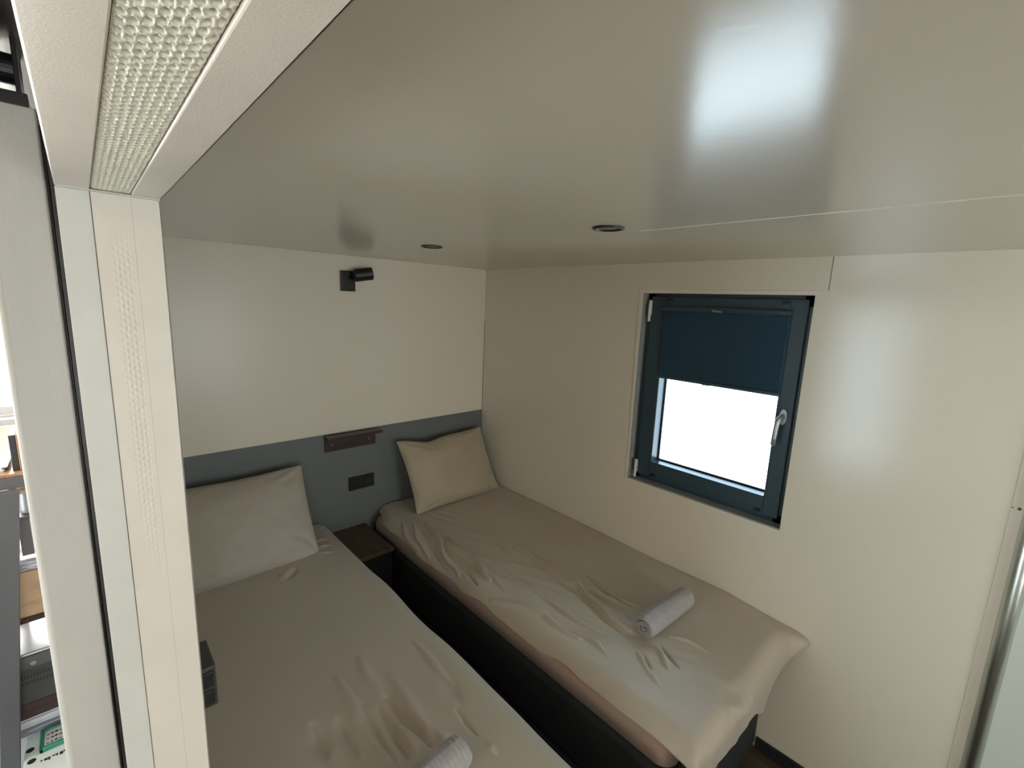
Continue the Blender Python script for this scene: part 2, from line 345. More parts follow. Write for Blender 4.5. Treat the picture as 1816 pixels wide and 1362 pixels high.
def ringbox(bm, y0, y1, z0, z1, Y0, Y1, Z0, Z1, xa, xb):
    bx(bm, xa, xb, y0, Y0, z0, z1); bx(bm, xa, xb, Y1, y1, z0, z1); bx(bm, xa, xb, Y0, Y1, z0, Z0); bx(bm, xa, xb, Y0, Y1, Z1, z1)
ringbox(bm, sy0, sy1, sz0, sz1, gy0, gy1, gz0, gz1, .022, .100)
sash = obj('sash', bm, 'frame', win, bevel=.003)
bm = bmesh.new(); ringbox(bm, gy0, gy1, gz0, gz1, gy0+.007, gy1-.007, gz0+.007, gz1-.007, .086, .094); obj('glazing_gasket', bm, 'black_plastic', sash)
obj('pane', box(.0885, .0925, gy0+.003, gy1-.003, gz0+.003, gz1-.003), 'glass', win)
# handle: rosette, neck, lever
hy, hz = sy0+.030, Z(-.632)
bm = bmesh.new(); hd = bmesh.new()
pts = []
for i in range(32):
    a = 2*PI*i/32; pts.append((hy+.0145*math.cos(a), hz+.020*(1 if math.sin(a) > 0 else -1)*min(1, abs(math.sin(a)))+.014*math.sin(a)))
A = [hd.verts.new((.022, y, z)) for y, z in pts]; B = [hd.verts.new((.011, y, z)) for y, z in pts]
for i in range(32): hd.faces.new((A[i], A[(i+1) % 32], B[(i+1) % 32], B[i]))
hd.faces.new(A); hd.faces.new(B[::-1]); bmesh.ops.recalc_face_normals(hd, faces=hd.faces)
hn = obj('handle', hd, 'silver', win, bevel=.002)
tube(bm, [(.012, hy, hz+.004), (-.010, hy, hz+.004), (-.026, hy+.002, hz), (-.032, hy+.004, hz-.012), (-.034, hy+.006, hz-.04), (-.034, hy+.008, hz-.08), (-.033, hy+.009, hz-.112), (-.033, hy+.009, hz-.116)], [.0085, .0085, .009, .0095, .0095, .0095, .0095, .005], 16)
obj('lever', bm, 'silver', hn, smooth=True)
for zz, hh in ((WZ1-.085, .052), (WZ0+.062, .048)):
    bm = bmesh.new(); cyl(bm, (.014, sy1+.004, zz-hh), (.014, sy1+.004, zz+hh), .0065, seg=16); bx(bm, .010, .024, sy1-.004, sy1+.006, zz-hh*.4, zz+hh*.9)
    hg = obj('hinge', bm, 'white_plastic', win, bevel=.001); hg['label'] = 'white hinge'
# roller blind mounted on the sash
by0, by1 = gy0-.012, gy1+.012
bt, bb = Z(-.200), Z(-.545)
bl = thing('roller_blind', 'dark navy roller blind pulled halfway down over the window', 'blind', (.01, (by0+by1)/2, bt))
bm = bmesh.new(); prism(bm, [(.021, bt-.026), (.004, bt-.026), (-.003, bt-.020), (-.003, bt-.006), (.004, bt), (.021, bt)], 'Y', by0, by1)
obj('cassette', bm, 'frame', bl, bevel=.0015)
nn = 60; zs = np.linspace(bt-.022, bb+.006, nn); yy = np.linspace(by0+.004, by1-.004, 60); Y_, Z_ = np.meshgrid(yy, zs, indexing='ij')
bf = link_me('fabric', gridmesh(np.stack([.012+.0012*vn(Y_*6, Z_*3), Y_, Z_], -1)), 'blind', bl); sm = bf.modifiers.new('t', 'SOLIDIFY'); sm.thickness = .0008
obj('bottom_bar', box(.006, .017, by0+.002, by1-.002, bb-.006, bb+.008), 'frame', bl, bevel=.002)
bm = bmesh.new(); cyl(bm, (-.004, (by0+by1)/2+.02-.03, bt-.020), (-.004, (by0+by1)/2+.02+.012, bt-.016), .0045, seg=12); pt = obj('pull_tab', bm, 'silver', bl, smooth=False); pt['label'] = 'small silver grip'
bm = bmesh.new(); bx(bm, .002, .008, (by0+by1)/2+.01, (by0+by1)/2+.045, bb-.008, bb-.004); obj('bar_grip', bm, 'silver', bl, bevel=.001)
for y in (by0+.03, by1-.03):
    obj('mounting_clip', box(.006, .0215, y-.012, y+.012, sz1-.020, sz1-.008), 'black_plastic', bl, bevel=.001)
for y in (by0+.03, by1-.03):
    obj('mounting_clip', box(.008, .0215, y-.012, y+.012, sz0+.012, sz0+.022), 'black_plastic', bl, bevel=.001)
for y in (by0+.006, by1-.006): obj('tension_cord', cyl(bmesh.new(), (.016, y, sz0+.02), (.016, y, bb), .0007, seg=6), 'black_plastic', bl)

# ------------------------------------------------------------------ back wall fittings
hb = tag(obj('headboard_panel', box(PX1+.0005, -.0005, -.004, -.0003, .0, Z(-.979)), 'slate'), 'slate grey painted panel across the lower back wall behind both beds', 'wall panel')
sh = thing('wall_shelf', 'small dark brown wooden shelf on the slate panel between the beds', 'shelf', (-.98, -.004, Z(-1.03)))
obj('back_board', box(-1.129, -.829, -.016, -.004, Z(-1.077), Z(-.982)), 'wood_dark', sh, bevel=.001)
obj('shelf_board', box(-1.131, -.829, -.075, -.016, Z(-1.0), Z(-.984)), 'wood_dark', sh, bevel=.001)
bm = bmesh.new(); bx(bm, -.829, -.812, -.075, -.005, Z(-1.0), Z(-.984)); obj('shelf_end', bm, 'wood_dark', sh, bevel=.001)
for x in (-1.09, -.87): obj('screw', cyl(bmesh.new(), (x, -.016, Z(-1.04)), (x, -.018, Z(-1.04)), .0035, seg=12), 'steel', sh)
so = thing('double_socket', 'black double wall socket on the slate panel below the brown shelf', 'socket', (-.918, -.004, Z(-1.30)))
obj('face_plate', box(-.996, -.838, -.013, -.004, Z(-1.342), Z(-1.260)), 'black_plastic', so, bevel=.002)
for i, x in enumerate((-.956, -.878)):
    bm = bmesh.new(); ringbox_pts = None
    bx(bm, x-.033, x+.033, -.0155, -.0128, Z(-1.334), Z(-1.268)); ins = obj('socket_insert', bm, 'black', so, bevel=.001)
    bm = bmesh.new(); cyl(bm, (x, -.0154, Z(-1.301)), (x, -.0165, Z(-1.301)), .021, seg=32); obj('socket_well', bm, 'lens', ins)
    bm = bmesh.new()
    for dx in (-.0095, .0095): cyl(bm, (x+dx, -.0164, Z(-1.301)), (x+dx, -.0172, Z(-1.301)), .0025, seg=12)
    obj('pin_hole', bm, 'spot_ink', ins)
wl = thing('wall_spotlight', 'matt black adjustable spotlight high on the back wall', 'wall lamp', (-.977, 0, Z(-.137)))
obj('wall_plate', box(-1.016, -.939, -.022, 0, Z(-.191), Z(-.083)), 'black', wl, bevel=.0015)
c0 = Vector((-.965, -.062, Z(-.1085))); c1 = Vector((-.872, -.082, Z(-.092))); ax = (c1-c0).normalized()
bm = bmesh.new(); cyl(bm, (-.965, -.018, Z(-.115)), (-.952, -.05, Z(-.110)), .012, seg=20); obj('joint', bm, 'black', wl, smooth=False)
bm = bmesh.new(); cyl(bm, c0, c0+ax*.006, .026, .0335, seg=40); 
hdn = None
cyl(bm, c0+ax*.006, c1, .0335, seg=40, cap=False); cyl(bm, c1, c1+ax*.001, .0335, .031, seg=40, cap=False); cyl(bm, c1+ax*.001, c1-ax*.02, .031, .029, seg=40, cap=False)
lh = obj('lamp_head', bm, 'black', wl); 
for p in lh.data.polygons: p.use_smooth = len(p.vertices) == 4
lh.modifiers.new('es', 'EDGE_SPLIT').split_angle = .6
bm = bmesh.new(); cyl(bm, c1-ax*.021, c1-ax*.018, .029, seg=32); obj('lamp_lens', bm, 'lens', lh)
# recessed ceiling spots
for (x, y, lab) in ((-.948, -1.678, 'black recessed ceiling spot nearer the camera, at the end of the ceiling seam'), (-.957, -.800, 'black recessed ceiling spot nearer the back wall and wall lamp')):
    d = thing('ceiling_spot', lab, 'ceiling spot', (x, y, H), 'recessed spots in the ceiling')
    bm = lathe([(.0445, 0), (.0445, -.0030), (.042, -.0046), (.037, -.0046), (.034, -.0015), (.030, -.0002), (.029, 0)], 56)
    bmesh.ops.translate(bm, verts=bm.verts, vec=(x, y, H)); rg = obj('trim_ring', bm, 'black', d, smooth=True); rg.modifiers.new('es', 'EDGE_SPLIT').split_angle = .7
    bm = bmesh.new(); cyl(bm, (x, y, H-.0004), (x, y, H-.0022), .027, .024, seg=40); obj('lamp_lens', bm, 'lens', d)

# ================================================================== BEDS
def soft_box(x0, x1, y0, y1, z0, z1, r, seg=5):
    bm = box(x0, x1, y0, y1, z0, z1)
    bmesh.ops.bevel(bm, geom=list(bm.edges), offset=r, segments=seg, profile=.5, affect='EDGES')
    return bm
TOP = Z(-1.492)
def topper_bm(x0, x1, y0, y1, z0, z1):
    bm = box(x0, x1, y0, y1, z0, z1); zm = (z0+z1)/2
    bot = [e for e in bm.edges if all(v.co.z < zm for v in e.verts)]
    bmesh.ops.bevel(bm, geom=[e for e in bm.edges if e not in bot], offset=.052, segments=8, profile=.5, affect='EDGES')
    return bm
def bed(x0, x1, label):
    b = thing('single_bed', label, 'bed', ((x0+x1)/2, -1.0, 0), 'pair of single beds')
    obj('bed_base', soft_box(x0, x1, -2.0, -.02, .035, Z(-1.872), .018), 'bedbase', b, smooth=True)
    obj('mattress', soft_box(x0+.004, x1-.004, -1.985, -.025, Z(-1.868), Z(-1.613), .03), 'bedbase', b, smooth=True)
    obj('mattress_topper', topper_bm(x0+.019, x1-.002, -1.99, -.045, Z(-1.612), TOP-.017), 'pink', b, smooth=True)
    for x in (x0+.07, x1-.07):
        for y in (-1.92, -.10):
            bm = bmesh.new(); cyl(bm, (x, y, 0), (x, y, .037), .022, .026, seg=20); obj('foot', bm, 'black_plastic', b)
    return b
bed(-.885, -.012, 'single bed along the window wall with charcoal base and bedding')
bed(-1.945, -1.135, 'single bed nearest the doorway, against the partition wall')
def spread(name, label, xw, xo, foot, crease, mname, seed, side_drop, lip, inner_drop=0):
    """cloth laid over the bed: u runs from the wall side xw to the outer side xo, v from the head to the foot"""
    wd = abs(xo-xw); sg = 1 if xo > xw else -1
    NU, NV = 300, 520
    U = np.linspace(0, 1, NU)[:, None]*np.ones((1, NV)); V = np.linspace(0, 1, NV)[None, :]*np.ones((NU, 1))
    Lv = abs(foot)
    yv = V*Lv
    sd = side_drop(yv)                       # cloth length beyond the shoulder, along the outer side
    r_ = .08
    umax = wd-r_+.055+sd
    s = U*umax
    fd = lip(s/wd)                           # cloth length beyond the foot edge
    t_ = V*(Lv+fd)
    def prof(a, L, r):
        e = np.clip(a-(L-r), 0, None); ang = np.clip(e/r, 0, PI/2)
        h = np.minimum(a, L-r)+r*np.sin(ang); d = r*(1-np.cos(ang))+np.clip(e-r*PI/2, 0, None)
        return h, d
    hx, dx = prof(s, wd, r_); hy_, dy = prof(t_, Lv+.01, .065)
    d = (dx**4+dy**4+1e-12)**.25
    x = xw+sg*hx; y = -.018-hy_; z = TOP-d
    P0 = np.stack([x, y, z], -1)
    du = np.gradient(P0, axis=0); dv = np.gradient(P0, axis=1); n = np.cross(du, dv)
    n /= np.linalg.norm(n, axis=-1, keepdims=True)+1e-9
    n *= np.sign(n[NU//2, NV//2, 2])
    h = crease(s, t_, seed)
    P0 = P0+n*h[..., None]
    return P0, dx, dy, s, t_
def finish(P0, name, label, m_, flip):
    me = gridmesh(P0, flip); o = link_me(name, me, m_); tag(o, label, 'bedspread', 'bedspreads'); 
    so_ = o.modifiers.new('cloth', 'SOLIDIFY'); so_.thickness = .004; so_.offset = -1
    return o
CR = [([(0.451,0.883),(0.484,1.094),(0.484,1.3),(0.549,1.521),(0.558,1.627)],0.008,0.009),([(0.479,0.882),(0.518,1.104),(0.522,1.318),(0.58,1.532),(0.592,1.631)],0.012,-0.004),([(0.511,0.625),(0.534,0.969),(0.504,1.09)],0.014,-0.005),([(0.713,0.575),(0.728,0.751),(0.752,0.931),(0.768,1.017)],0.012,0.013),([(0.753,0.596),(0.788,0.79),(0.836,0.989)],0.012,-0.01),([(0.703,0.363),(0.762,0.567),(0.844,0.857)],0.012,0.01),([(0.759,0.411),(0.817,0.596),(0.85,0.772)],0.01,-0.007),([(0.757,0.329),(0.823,0.48),(0.858,0.633)],0.009,0.006),([(0.803,0.284),(0.839,0.389),(0.859,0.526)],0.009,0.006),([(0.834,1.118),(0.757,1.349),(0.758,1.523)],0.014,0.007),([(0.67,1.137),(0.748,1.305)],0.018,0.005),([(0.673,1.194),(0.665,1.447),(0.67,1.553)],0.01,0.005),([(0.514,1.202),(0.446,1.448),(0.494,1.594)],0.008,0.005),([(0.465,1.322),(0.463,1.46),(0.442,1.583)],0.007,0.006),([(0.399,1.303),(0.432,1.515),(0.408,1.584)],0.007,0.007),([(0.568,1.74),(0.615,1.826)],0.008,0.006),([(0.546,1.752),(0.582,1.843)],0.007,-0.005),([(0.646,1.716),(0.702,1.846)],0.009,0.005),([(0.637,1.734),(0.688,1.81)],0.009,-0.004),([(0.466,1.745),(0.433,1.812),(0.43,1.88)],0.008,0.004),([(0.589,2.013),(0.52,2.049),(0.46,2.076)],0.016,0.01),([(0.607,1.977),(0.502,2.006)],0.02,-0.008),([(0.721,0.876),(0.764,1.129)],0.01,0.005),([(0.646,0.872),(0.657,1.164)],0.012,-0.004),([(0.736,1.436),(0.732,1.599)],0.01,0.004),([(0.722,1.51),(0.742,1.645)],0.008,0.004)]
CL = [([(0.469,1.312),(0.465,1.385),(0.458,1.511)],0.013,-0.012),([(0.508,1.282),(0.508,1.382),(0.517,1.429),(0.52,1.512)],0.014,-0.013),([(0.419,1.106),(0.417,1.232),(0.413,1.305),(0.405,1.381),(0.405,1.469)],0.012,0.009),([(0.427,1.276),(0.417,1.343),(0.417,1.414),(0.424,1.494)],0.013,-0.01),([(0.36,1.269),(0.357,1.316),(0.345,1.417)],0.014,-0.008),([(0.515,1.084),(0.507,1.172),(0.497,1.256)],0.016,0.006),([(0.649,1.471),(0.653,1.571)],0.007,-0.005),([(0.66,1.61),(0.66,1.656)],0.006,0.004),([(0.7,1.129),(0.706,1.265),(0.697,1.38)],0.01,0.005),([(0.297,1.24),(0.289,1.303),(0.283,1.363)],0.016,-0.008),([(0.51,0.35),(0.45,0.426)],0.01,0.0035),([(0.533,0.363),(0.479,0.433)],0.01,-0.005),([(0.689,0.185),(0.742,0.198)],0.006,0.005),([(0.667,0.259),(0.725,0.271)],0.006,0.005),([(0.656,0.318),(0.713,0.344)],0.005,0.004),([(0.558,1.215),(0.544,1.349),(0.543,1.451)],0.016,0.007),([(0.716,1.285),(0.678,1.407),(0.673,1.46)],0.02,-0.004),([(0.558,1.489),(0.563,1.54)],0.012,0.005),([(0.479,1.397),(0.482,1.504)],0.013,0.008)]
def strokes(s, t, L):
    """folds drawn as polylines: (points, half width, height)"""
    out = np.zeros_like(s)
    for pts, w, amp in L:
        best = np.full_like(s, 9.); par = np.zeros_like(s); n_ = len(pts)-1
        for i in range(n_):
            (x0, y0), (x1, y1) = pts[i], pts[i+1]; ex, ey = x1-x0, y1-y0; l2 = ex*ex+ey*ey+1e-9
            q = np.clip(((s-x0)*ex+(t-y0)*ey)/l2, 0, 1); d = np.hypot(s-x0-q*ex, t-y0-q*ey)
            par = np.where(d < best, (i+q)/n_, par); best = np.minimum(d, best)
        ww = w*(.65+.7*np.sin(PI*np.clip(par, .02, .98)))
        out += amp*np.exp(-(best/ww)**2)*(.35+.65*np.sin(PI*np.clip(par, .03, .97)))
    return out
def creaseR(s, t, seed):
    ws = s+.012*vn(s*7, t*7); wt_ = t+.012*vn(s*7+9, t*7)
    a = 2.7*strokes(ws, wt_, [(p, w*(.75 if w < .0155 else 1.2), h_ if w < .0155 else h_*.5) for p, w, h_ in CR])
    a += .007*vn(s*3.5+2, t*2.2)+.002*vn(s*10, t*5)+.0042*vn(s*34+t*12, t*6)*sst(.35, .6, s)*(.4+.6*sst(-.1, .3, vn(s*4, t*3)))
    a += .007*vn(t*6, s*2+5)*sst(.72, .85, s)
    return np.maximum(a, -.013)+.006
P0, dx, dy, s_, t_ = spread('', '', -.004, -.872, -2.015, creaseR, 'sheet', 1,
    lambda y: .030+.012*vn(y*3.1, y*0+2)+.008*vn(y*9, y*0)-.02*sst(.0, .02, .25-y)*0,
    lambda q: .27-.13*np.clip(q, 0, 1)+.015*vn(q*6, q*0+3))
# foot drape leans back under the mattress edge; pointed corner by the wall
x, y, z = P0[..., 0], P0[..., 1], P0[..., 2]
drop = np.clip(dy, 0, None)
y2 = y-.035*sst(1.80, 2.0, t_)*np.exp(-drop/.12)-.080*np.exp(-((s_)/.05)**2)*sst(1.85, 2.03, t_)*np.exp(-(drop/.05)**2)
y2 = y2+.012*sst(.08, .30, drop)
y2 += .004*vn(s_*9, drop*4)*sst(.02, .1, drop)
z2 = z-.03*sst(1.75, 2.02, t_)*np.exp(-(s_/.10)**2)*(drop < 10)
x = x+.05*np.exp(-(t_/.12)**2)*sst(.4, .87, s_); x2 = x-.15*sst(.01, .16, drop)*np.exp(-(s_/.30)**2)
P0 = np.stack([np.minimum(x2, -.002), y2, z2], -1)
bs1 = finish(P0, 'bedspread', 'creased taupe cotton bedspread on the bed under the window', 'sheet', True)
def creaseL(s, t, seed):
    ws = s+.010*vn(s*7, t*7); wt_ = t+.010*vn(s*7+9, t*7)
    a = 1.7*strokes(ws, wt_, CL)
    a += .006*vn(s*3+6, t*2)+.002*vn(s*9, t*4)
    a += .007*vn(t*4+3, s*2+5)*sst(.65, .8, s)
    return np.maximum(a, -.015)+.006
P0, dx, dy, s_, t_ = spread('', '', -1.950, -1.128, -2.015, creaseL, 'sheet', 2,
    lambda y: .075+.02*vn(y*2.7+5, y*0+2)+.012*vn(y*7, y*0), lambda q: .22+q*0)
bs2 = finish(P0, 'bedspread', 'creased taupe cotton bedspread on the bed by the doorway', 'sheet', False)
# ------------------------------------------------------------------ pillows
def pillow(label, BL, BR, TL, TR, T, m_, seed, dent, cc):
    n = 150
    u_ = np.linspace(-1, 1, n)[:, None]*np.ones((1, n)); v_ = np.linspace(-1, 1, n)[None, :]*np.ones((n, 1))
    uu = u_*(1-cc*(1-v_**2)*np.abs(u_)**3); vv = v_*(1-cc*(1-u_**2)*np.abs(v_)**3)
    vv = vv+dent(uu, vv)
    BL, BR, TL, TR = (np.array(p) for p in (BL, BR, TL, TR))
    a = (uu+1)/2; b = (vv+1)/2
    base = (BL*(1-a[..., None])+BR*a[..., None])*(1-b[..., None])+(TL*(1-a[..., None])+TR*a[..., None])*b[..., None]
    nrm = np.cross(BR-BL, TL-BL); nrm /= np.linalg.norm(nrm)       # points towards the room or wall
    if nrm[1] > 0: nrm = -nrm
    th = T*((1-np.abs(u_)**2.6)*(1-np.abs(v_)**2.6))**.55
    th *= 1+.10*vn(u_*2+seed, v_*2)
    rad = np.arctan2(v_-np.sign(v_), u_-np.sign(u_)); dist = np.hypot(np.abs(u_)-1, np.abs(v_)-1)
    wr = .008*np.sin(rad*9+seed+2*vn(u_*3, v_*3))*np.exp(-((dist-.32)/.22)**2)
    wr += .003*vn(u_*3+seed, v_*2.5)+.0015*vn(u_*9+seed, v_*8)
    wr *= np.clip(th/T*1.6, 0, 1)
    front = base+nrm*(th+wr)[..., None]; back = base-nrm*(th*.82)[..., None]
    me = bpy.data.meshes.new('pillow'); 
    V1 = front.reshape(-1, 3); V2 = back.reshape(-1, 3); idx = np.arange(n*n).reshape(n, n)
    q = np.stack([idx[:-1, :-1], idx[1:, :-1], idx[1:, 1:], idx[:-1, 1:]], -1).reshape(-1, 4)
    me.from_pydata(np.vstack([V1, V2]).tolist(), [], q.tolist()+(q[:, ::-1]+n*n).tolist())
    bm = bmesh.new(); bm.from_mesh(me); bmesh.ops.remove_doubles(bm, verts=bm.verts, dist=.0004); bmesh.ops.recalc_face_normals(bm, faces=bm.faces)
    bpy.data.meshes.remove(me)
    o = obj('pillow', bm, m_, smooth=True); tag(o, label, 'pillow', 'pillows leaning on the back wall')
    # seam piping along the edge
    per = [base[i, 0] for i in range(0, n, 3)]+[base[-1, j] for j in range(0, n, 3)]+[base[i, -1] for i in range(n-1, -1, -3)]+[base[0, j] for j in range(n-1, -1, -3)]
    bm = bmesh.new(); tube(bm, [tuple(p) for p in per], .0028, 8); obj('seam', bm, m_, o, smooth=True)
    return o
pillow('taupe pillow tilted in the corner on the window-side bed', (-.690, -.262, Z(-1.480)), (-.022, -.245, Z(-1.500)), (-.725, -.085, Z(-1.075)), (-.078, -.080, Z(-1.082)), .082, 'pillow', 2,
       lambda u, v: -.10*np.exp(-((u+.35)/.28)**2)*sst(.2, 1, v)+.02*np.exp(-((u+.9)/.2)**2)*sst(.3, 1, v), .055)
pillow('pale taupe pillow upright at the head of the doorway-side bed', (-1.935, -.330, Z(-1.495)), (-1.283, -.315, Z(-1.500)), (-1.930, -.085, Z(-1.098)), (-1.282, -.080, Z(-1.100)), .080, 'pillow2', 5,
       lambda u, v: -.020*np.exp(-((u-.1)/.5)**2)*sst(.2, 1, v), .022)
# ------------------------------------------------------------------ rolled towels
def towel(label, p0, p1, R, seed, base_z):
    p0 = Vector(p0); p1 = Vector(p1); ax = (p1-p0); L = ax.length; ax.normalize()
    up = Vector((0, 0, 1)); sd = ax.cross(up).normalized(); up = sd.cross(ax)
    turns = 4.6; th = .0085; nt_ = int(turns*56); na = 110
    pitch = (R-.006)/turns
    tt = np.linspace(0, turns*2*PI, nt_); rr = .006+pitch*tt/(2*PI)
    arc = np.cumsum(rr)*(tt[1]-tt[0])
    na = 220; aa = np.linspace(0, L, na)
    T_, A_ = np.meshgrid(np.arange(nt_), aa, indexing='ij')
    th_ = tt[T_]-tt[-1]-2.2; r0 = rr[T_]
    outer = sst(turns*2*PI-2*PI-.4, turns*2*PI-2*PI, tt)[T_]
    wv = .5+.5*np.cos(2*PI*A_/.0135); w2 = .5+.5*np.cos(2*PI*arc[T_]/.030)
    grow = .0030*np.maximum(wv**5, w2**10)*outer
    rnd = 1-.35*np.exp(-np.minimum(A_, L-A_)/.006)*outer*.35
    squash = 1-.06*np.cos(2*th_)                                  # slightly flattened by its weight
    tele = .004*np.sin(tt[T_]*1.7+seed)*(A_/L-.5)*2+.003*vn(T_*.1, A_*0+seed)
    def pt(rad):
        xx = np.cos(th_)*rad*rnd; yy = np.sin(th_)*rad*rnd*.94
        out = np.zeros(A_.shape+(3,))
        for k in range(3): out[..., k] = p0[k]+ax[k]*(A_+tele)+sd[k]*xx+up[k]*yy
        return out
    Po = pt(r0+grow); Pi = pt(r0-pitch*.80)
    n0, n1 = Po.shape[:2]; N = n0*n1; idx = np.arange(N).reshape(n0, n1)
    q = np.stack([idx[:-1, :-1], idx[1:, :-1], idx[1:, 1:], idx[:-1, 1:]], -1).reshape(-1, 4)
    fs = q.tolist()+(q[:, ::-1]+N).tolist()
    for j, fl in ((0, 0), (n1-1, 1)):
        for i in range(n0-1):
            f_ = [idx[i, j], idx[i, j]+N, idx[i+1, j]+N, idx[i+1, j]]; fs.append([int(a) for a in (f_ if not fl else f_[::-1])])
    for i in (0, n0-1):
        for j in range(n1-1): fs.append([int(a) for a in (idx[i, j], idx[i, j+1], idx[i, j+1]+N, idx[i, j]+N)])
    me = bpy.data.meshes.new('rolled_towel'); me.from_pydata(np.vstack([Po.reshape(-1, 3), Pi.reshape(-1, 3)]).tolist(), [], fs)
    me.update(); bm = bmesh.new(); bm.from_mesh(me); bmesh.ops.recalc_face_normals(bm, faces=bm.faces)
    o = obj('rolled_towel', bm, 'towel', smooth=True); bpy.data.meshes.remove(me)
    return tag(o, label, 'towel', 'rolled towels on the beds')
towel('rolled grey waffle towel on the bed under the window', (-.555, -1.700, TOP+.050), (-.240, -1.715, TOP+.050), .047, 1, TOP)
towel('rolled grey waffle towel on the doorway-side bed, cut by the frame edge', (-1.70, -1.655, TOP+.049), (-1.385, -1.635, TOP+.049), .047, 2, TOP)
# ------------------------------------------------------------------ bedside cabinet between the beds
ns = thing('bedside_cabinet', 'low bedside cabinet with brown wooden top wedged between the beds', 'bedside cabinet', (-1.01, -.2, 0))
obj('cabinet_top', box(-1.118, -.898, -.365, -.005, Z(-1.592), Z(-1.57)), 'wood_top', ns, bevel=.002)
obj('cabinet_body', box(-1.112, -.904, -.345, -.005, .0, Z(-1.593)), 'black', ns, bevel=.002)
dwr = obj('drawer', box(-1.110, -.906, -.357, -.346, Z(-1.80), Z(-1.60)), 'black', ns, bevel=.0015)
# ------------------------------------------------------------------ socket box on the partition
sb = thing('socket_box', 'dark grey surface mounted socket box on partition beside the left bed', 'socket box', (PX1, -1.32, Z(-1.12)))
obj('housing', soft_box(PX1+.0005, -1.897, -1.370, -1.265, Z(-1.162), Z(-1.058), .004, 2), 'grey_plastic', sb)
for a, b in ((-1.107, -1.070), (-1.152, -1.118)):
    obj('recess_cover', soft_box(-1.932, -1.903, -1.3735, -1.3695, Z(a), Z(b), .0015, 2), 'black_plastic', sb)

# ================================================================== SLIDING DOOR LEAF (edge seen)
LD = thing('sliding_door', 'pale sliding door leaf parked open beside the jamb, seen edge on', 'door', (-2.10, -1.0, 0))
bm = bmesh.new()
pts = []
x0, x1, y0, y1 = -2.1275, -2.0685, -1.612, -.62
for i in range(13):
    a = PI+PI/2*i/12; pts.append((x0+.008+.008*math.cos(a), y0+.012+.012*math.sin(a)))
pts += [(x1-.002, y0), (x1, y0+.002), (x1, y1), (x0, y1)]
prism(bm, pts, 'Z', .012, Z(-.004)); lf = obj('leaf', bm, 'leaf', LD)
for p in lf.data.polygons:
    p.use_smooth = abs(p.normal.z) < .5 and p.area < .03
lf.modifiers.new('b', 'BEVEL').width = .001
obj('edge_seal', box(x1-.001, x1+.002, y0+.010, y0+.016, .02, Z(-.02)), 'black_plastic', LD)
rl = thing('door_rail', 'black sliding door rail above the parked door leaf', 'door rail', (-2.09, -1.2, Z(.04)))
obj('track', box(-2.20, PX0+.003, -2.6, .2, Z(.075), Z(.16)), 'black', rl, bevel=.002)
bm = bmesh.new(); bx(bm, -2.122, -2.116, -1.60, -1.52, Z(-.004), Z(.10)); bx(bm, -2.085, -2.080, -1.60, -1.52, Z(-.004), Z(.10)); cyl(bm, (-2.122, -1.56, Z(.05)), (-2.080, -1.56, Z(.05)), .018, seg=24); bx(bm, -2.125, -2.075, -1.61, -1.50, Z(-.004), Z(.012))
obj('hanger_carriage', bm, 'black_plastic', rl, bevel=.001)
obj('track_lip', box(-2.20, -2.196, -2.6, .2, Z(.0), Z(.075)), 'steel', rl)

# ================================================================== RACK AND CLUTTER IN THE LIVING ROOM
RX0, RX1, RY0, RY1 = -3.10, -2.10, -.30, .02
rk = thing('storage_rack', 'grey metal rack with splayed legs and brown shelves beyond the door leaf', 'rack', (-2.6, -.14, 0))
zt = Z(-.847)
obj('rack_top', box(RX0, RX1, RY0, RY1, zt-.010, zt), 'wood_light', rk, bevel=.001)
obj('top_rail', box(RX0, RX1, RY0-.006, RY0+.02, zt-.050, zt-.0105), 'rack', rk, bevel=.001)
def lean_leg(xt, xb, y):
    bm = bmesh.new(); zt_, zb = zt-.0505, .0
    v = [bm.verts.new(p) for p in ((xb-.024, y, zb), (xb+.024, y, zb), (xb+.024, y+.03, zb), (xb-.024, y+.03, zb), (xt-.024, y, zt_), (xt+.024, y, zt_), (xt+.024, y+.03, zt_), (xt-.024, y+.03, zt_))]
    for q in ((0, 3, 2, 1), (4, 5, 6, 7), (0, 1, 5, 4), (1, 2, 6, 5), (2, 3, 7, 6), (3, 0, 4, 7)): bm.faces.new([v[i] for i in q])
    return bm
for xt, xb in ((-2.278, -2.398), (-3.05, -2.95)):
    for y in (RY0-.036, RY1-.03): obj('leg', lean_leg(xt, xb, y), 'rack', rk, bevel=.002)
for z0, z1 in ((-1.395, -1.38), (-1.765, -1.705)): obj('shelf_board', box(RX0+.05, RX1, RY0+.001, RY1, Z(z0), Z(z1)), 'wood_dark', rk, bevel=.001)
tag(obj('wooden_box', box(-2.250, -2.18, -.27, -.12, zt, zt+.125), 'wood_light', bevel=.002), 'small wooden box standing upright on top of the grey rack', 'box')
tag(obj('dark_board', box(-2.266, -2.2505, -.27, -.12, zt, zt+.125), 'black_plastic', bevel=.001), 'thin dark board against the wooden box on the grey rack', 'board')
def sheets(name, x0, x1, y0, y1, z0, n, m_, lab, cat, grp=None, hh=(.003, .006)):
    bm = bmesh.new(); z = z0
    for i in range(n):
        a = random.uniform(-.008, .008); h = random.uniform(*hh)
        bx(bm, x0+a, x1+a, y0+a, y1+a, z, z+h); z += h+.0004
    return tag(obj(name, bm, m_), lab, cat, grp), z
sheets('paper_stack', -2.50, -2.285, -.26, -.05, zt, 4, 'paper', 'loose white papers on top of the grey rack', 'papers')
jr = thing('storage_jar', 'short grey jar hanging level just under the rack top', 'jar', (-2.235, -.25, Z(-1.003)))
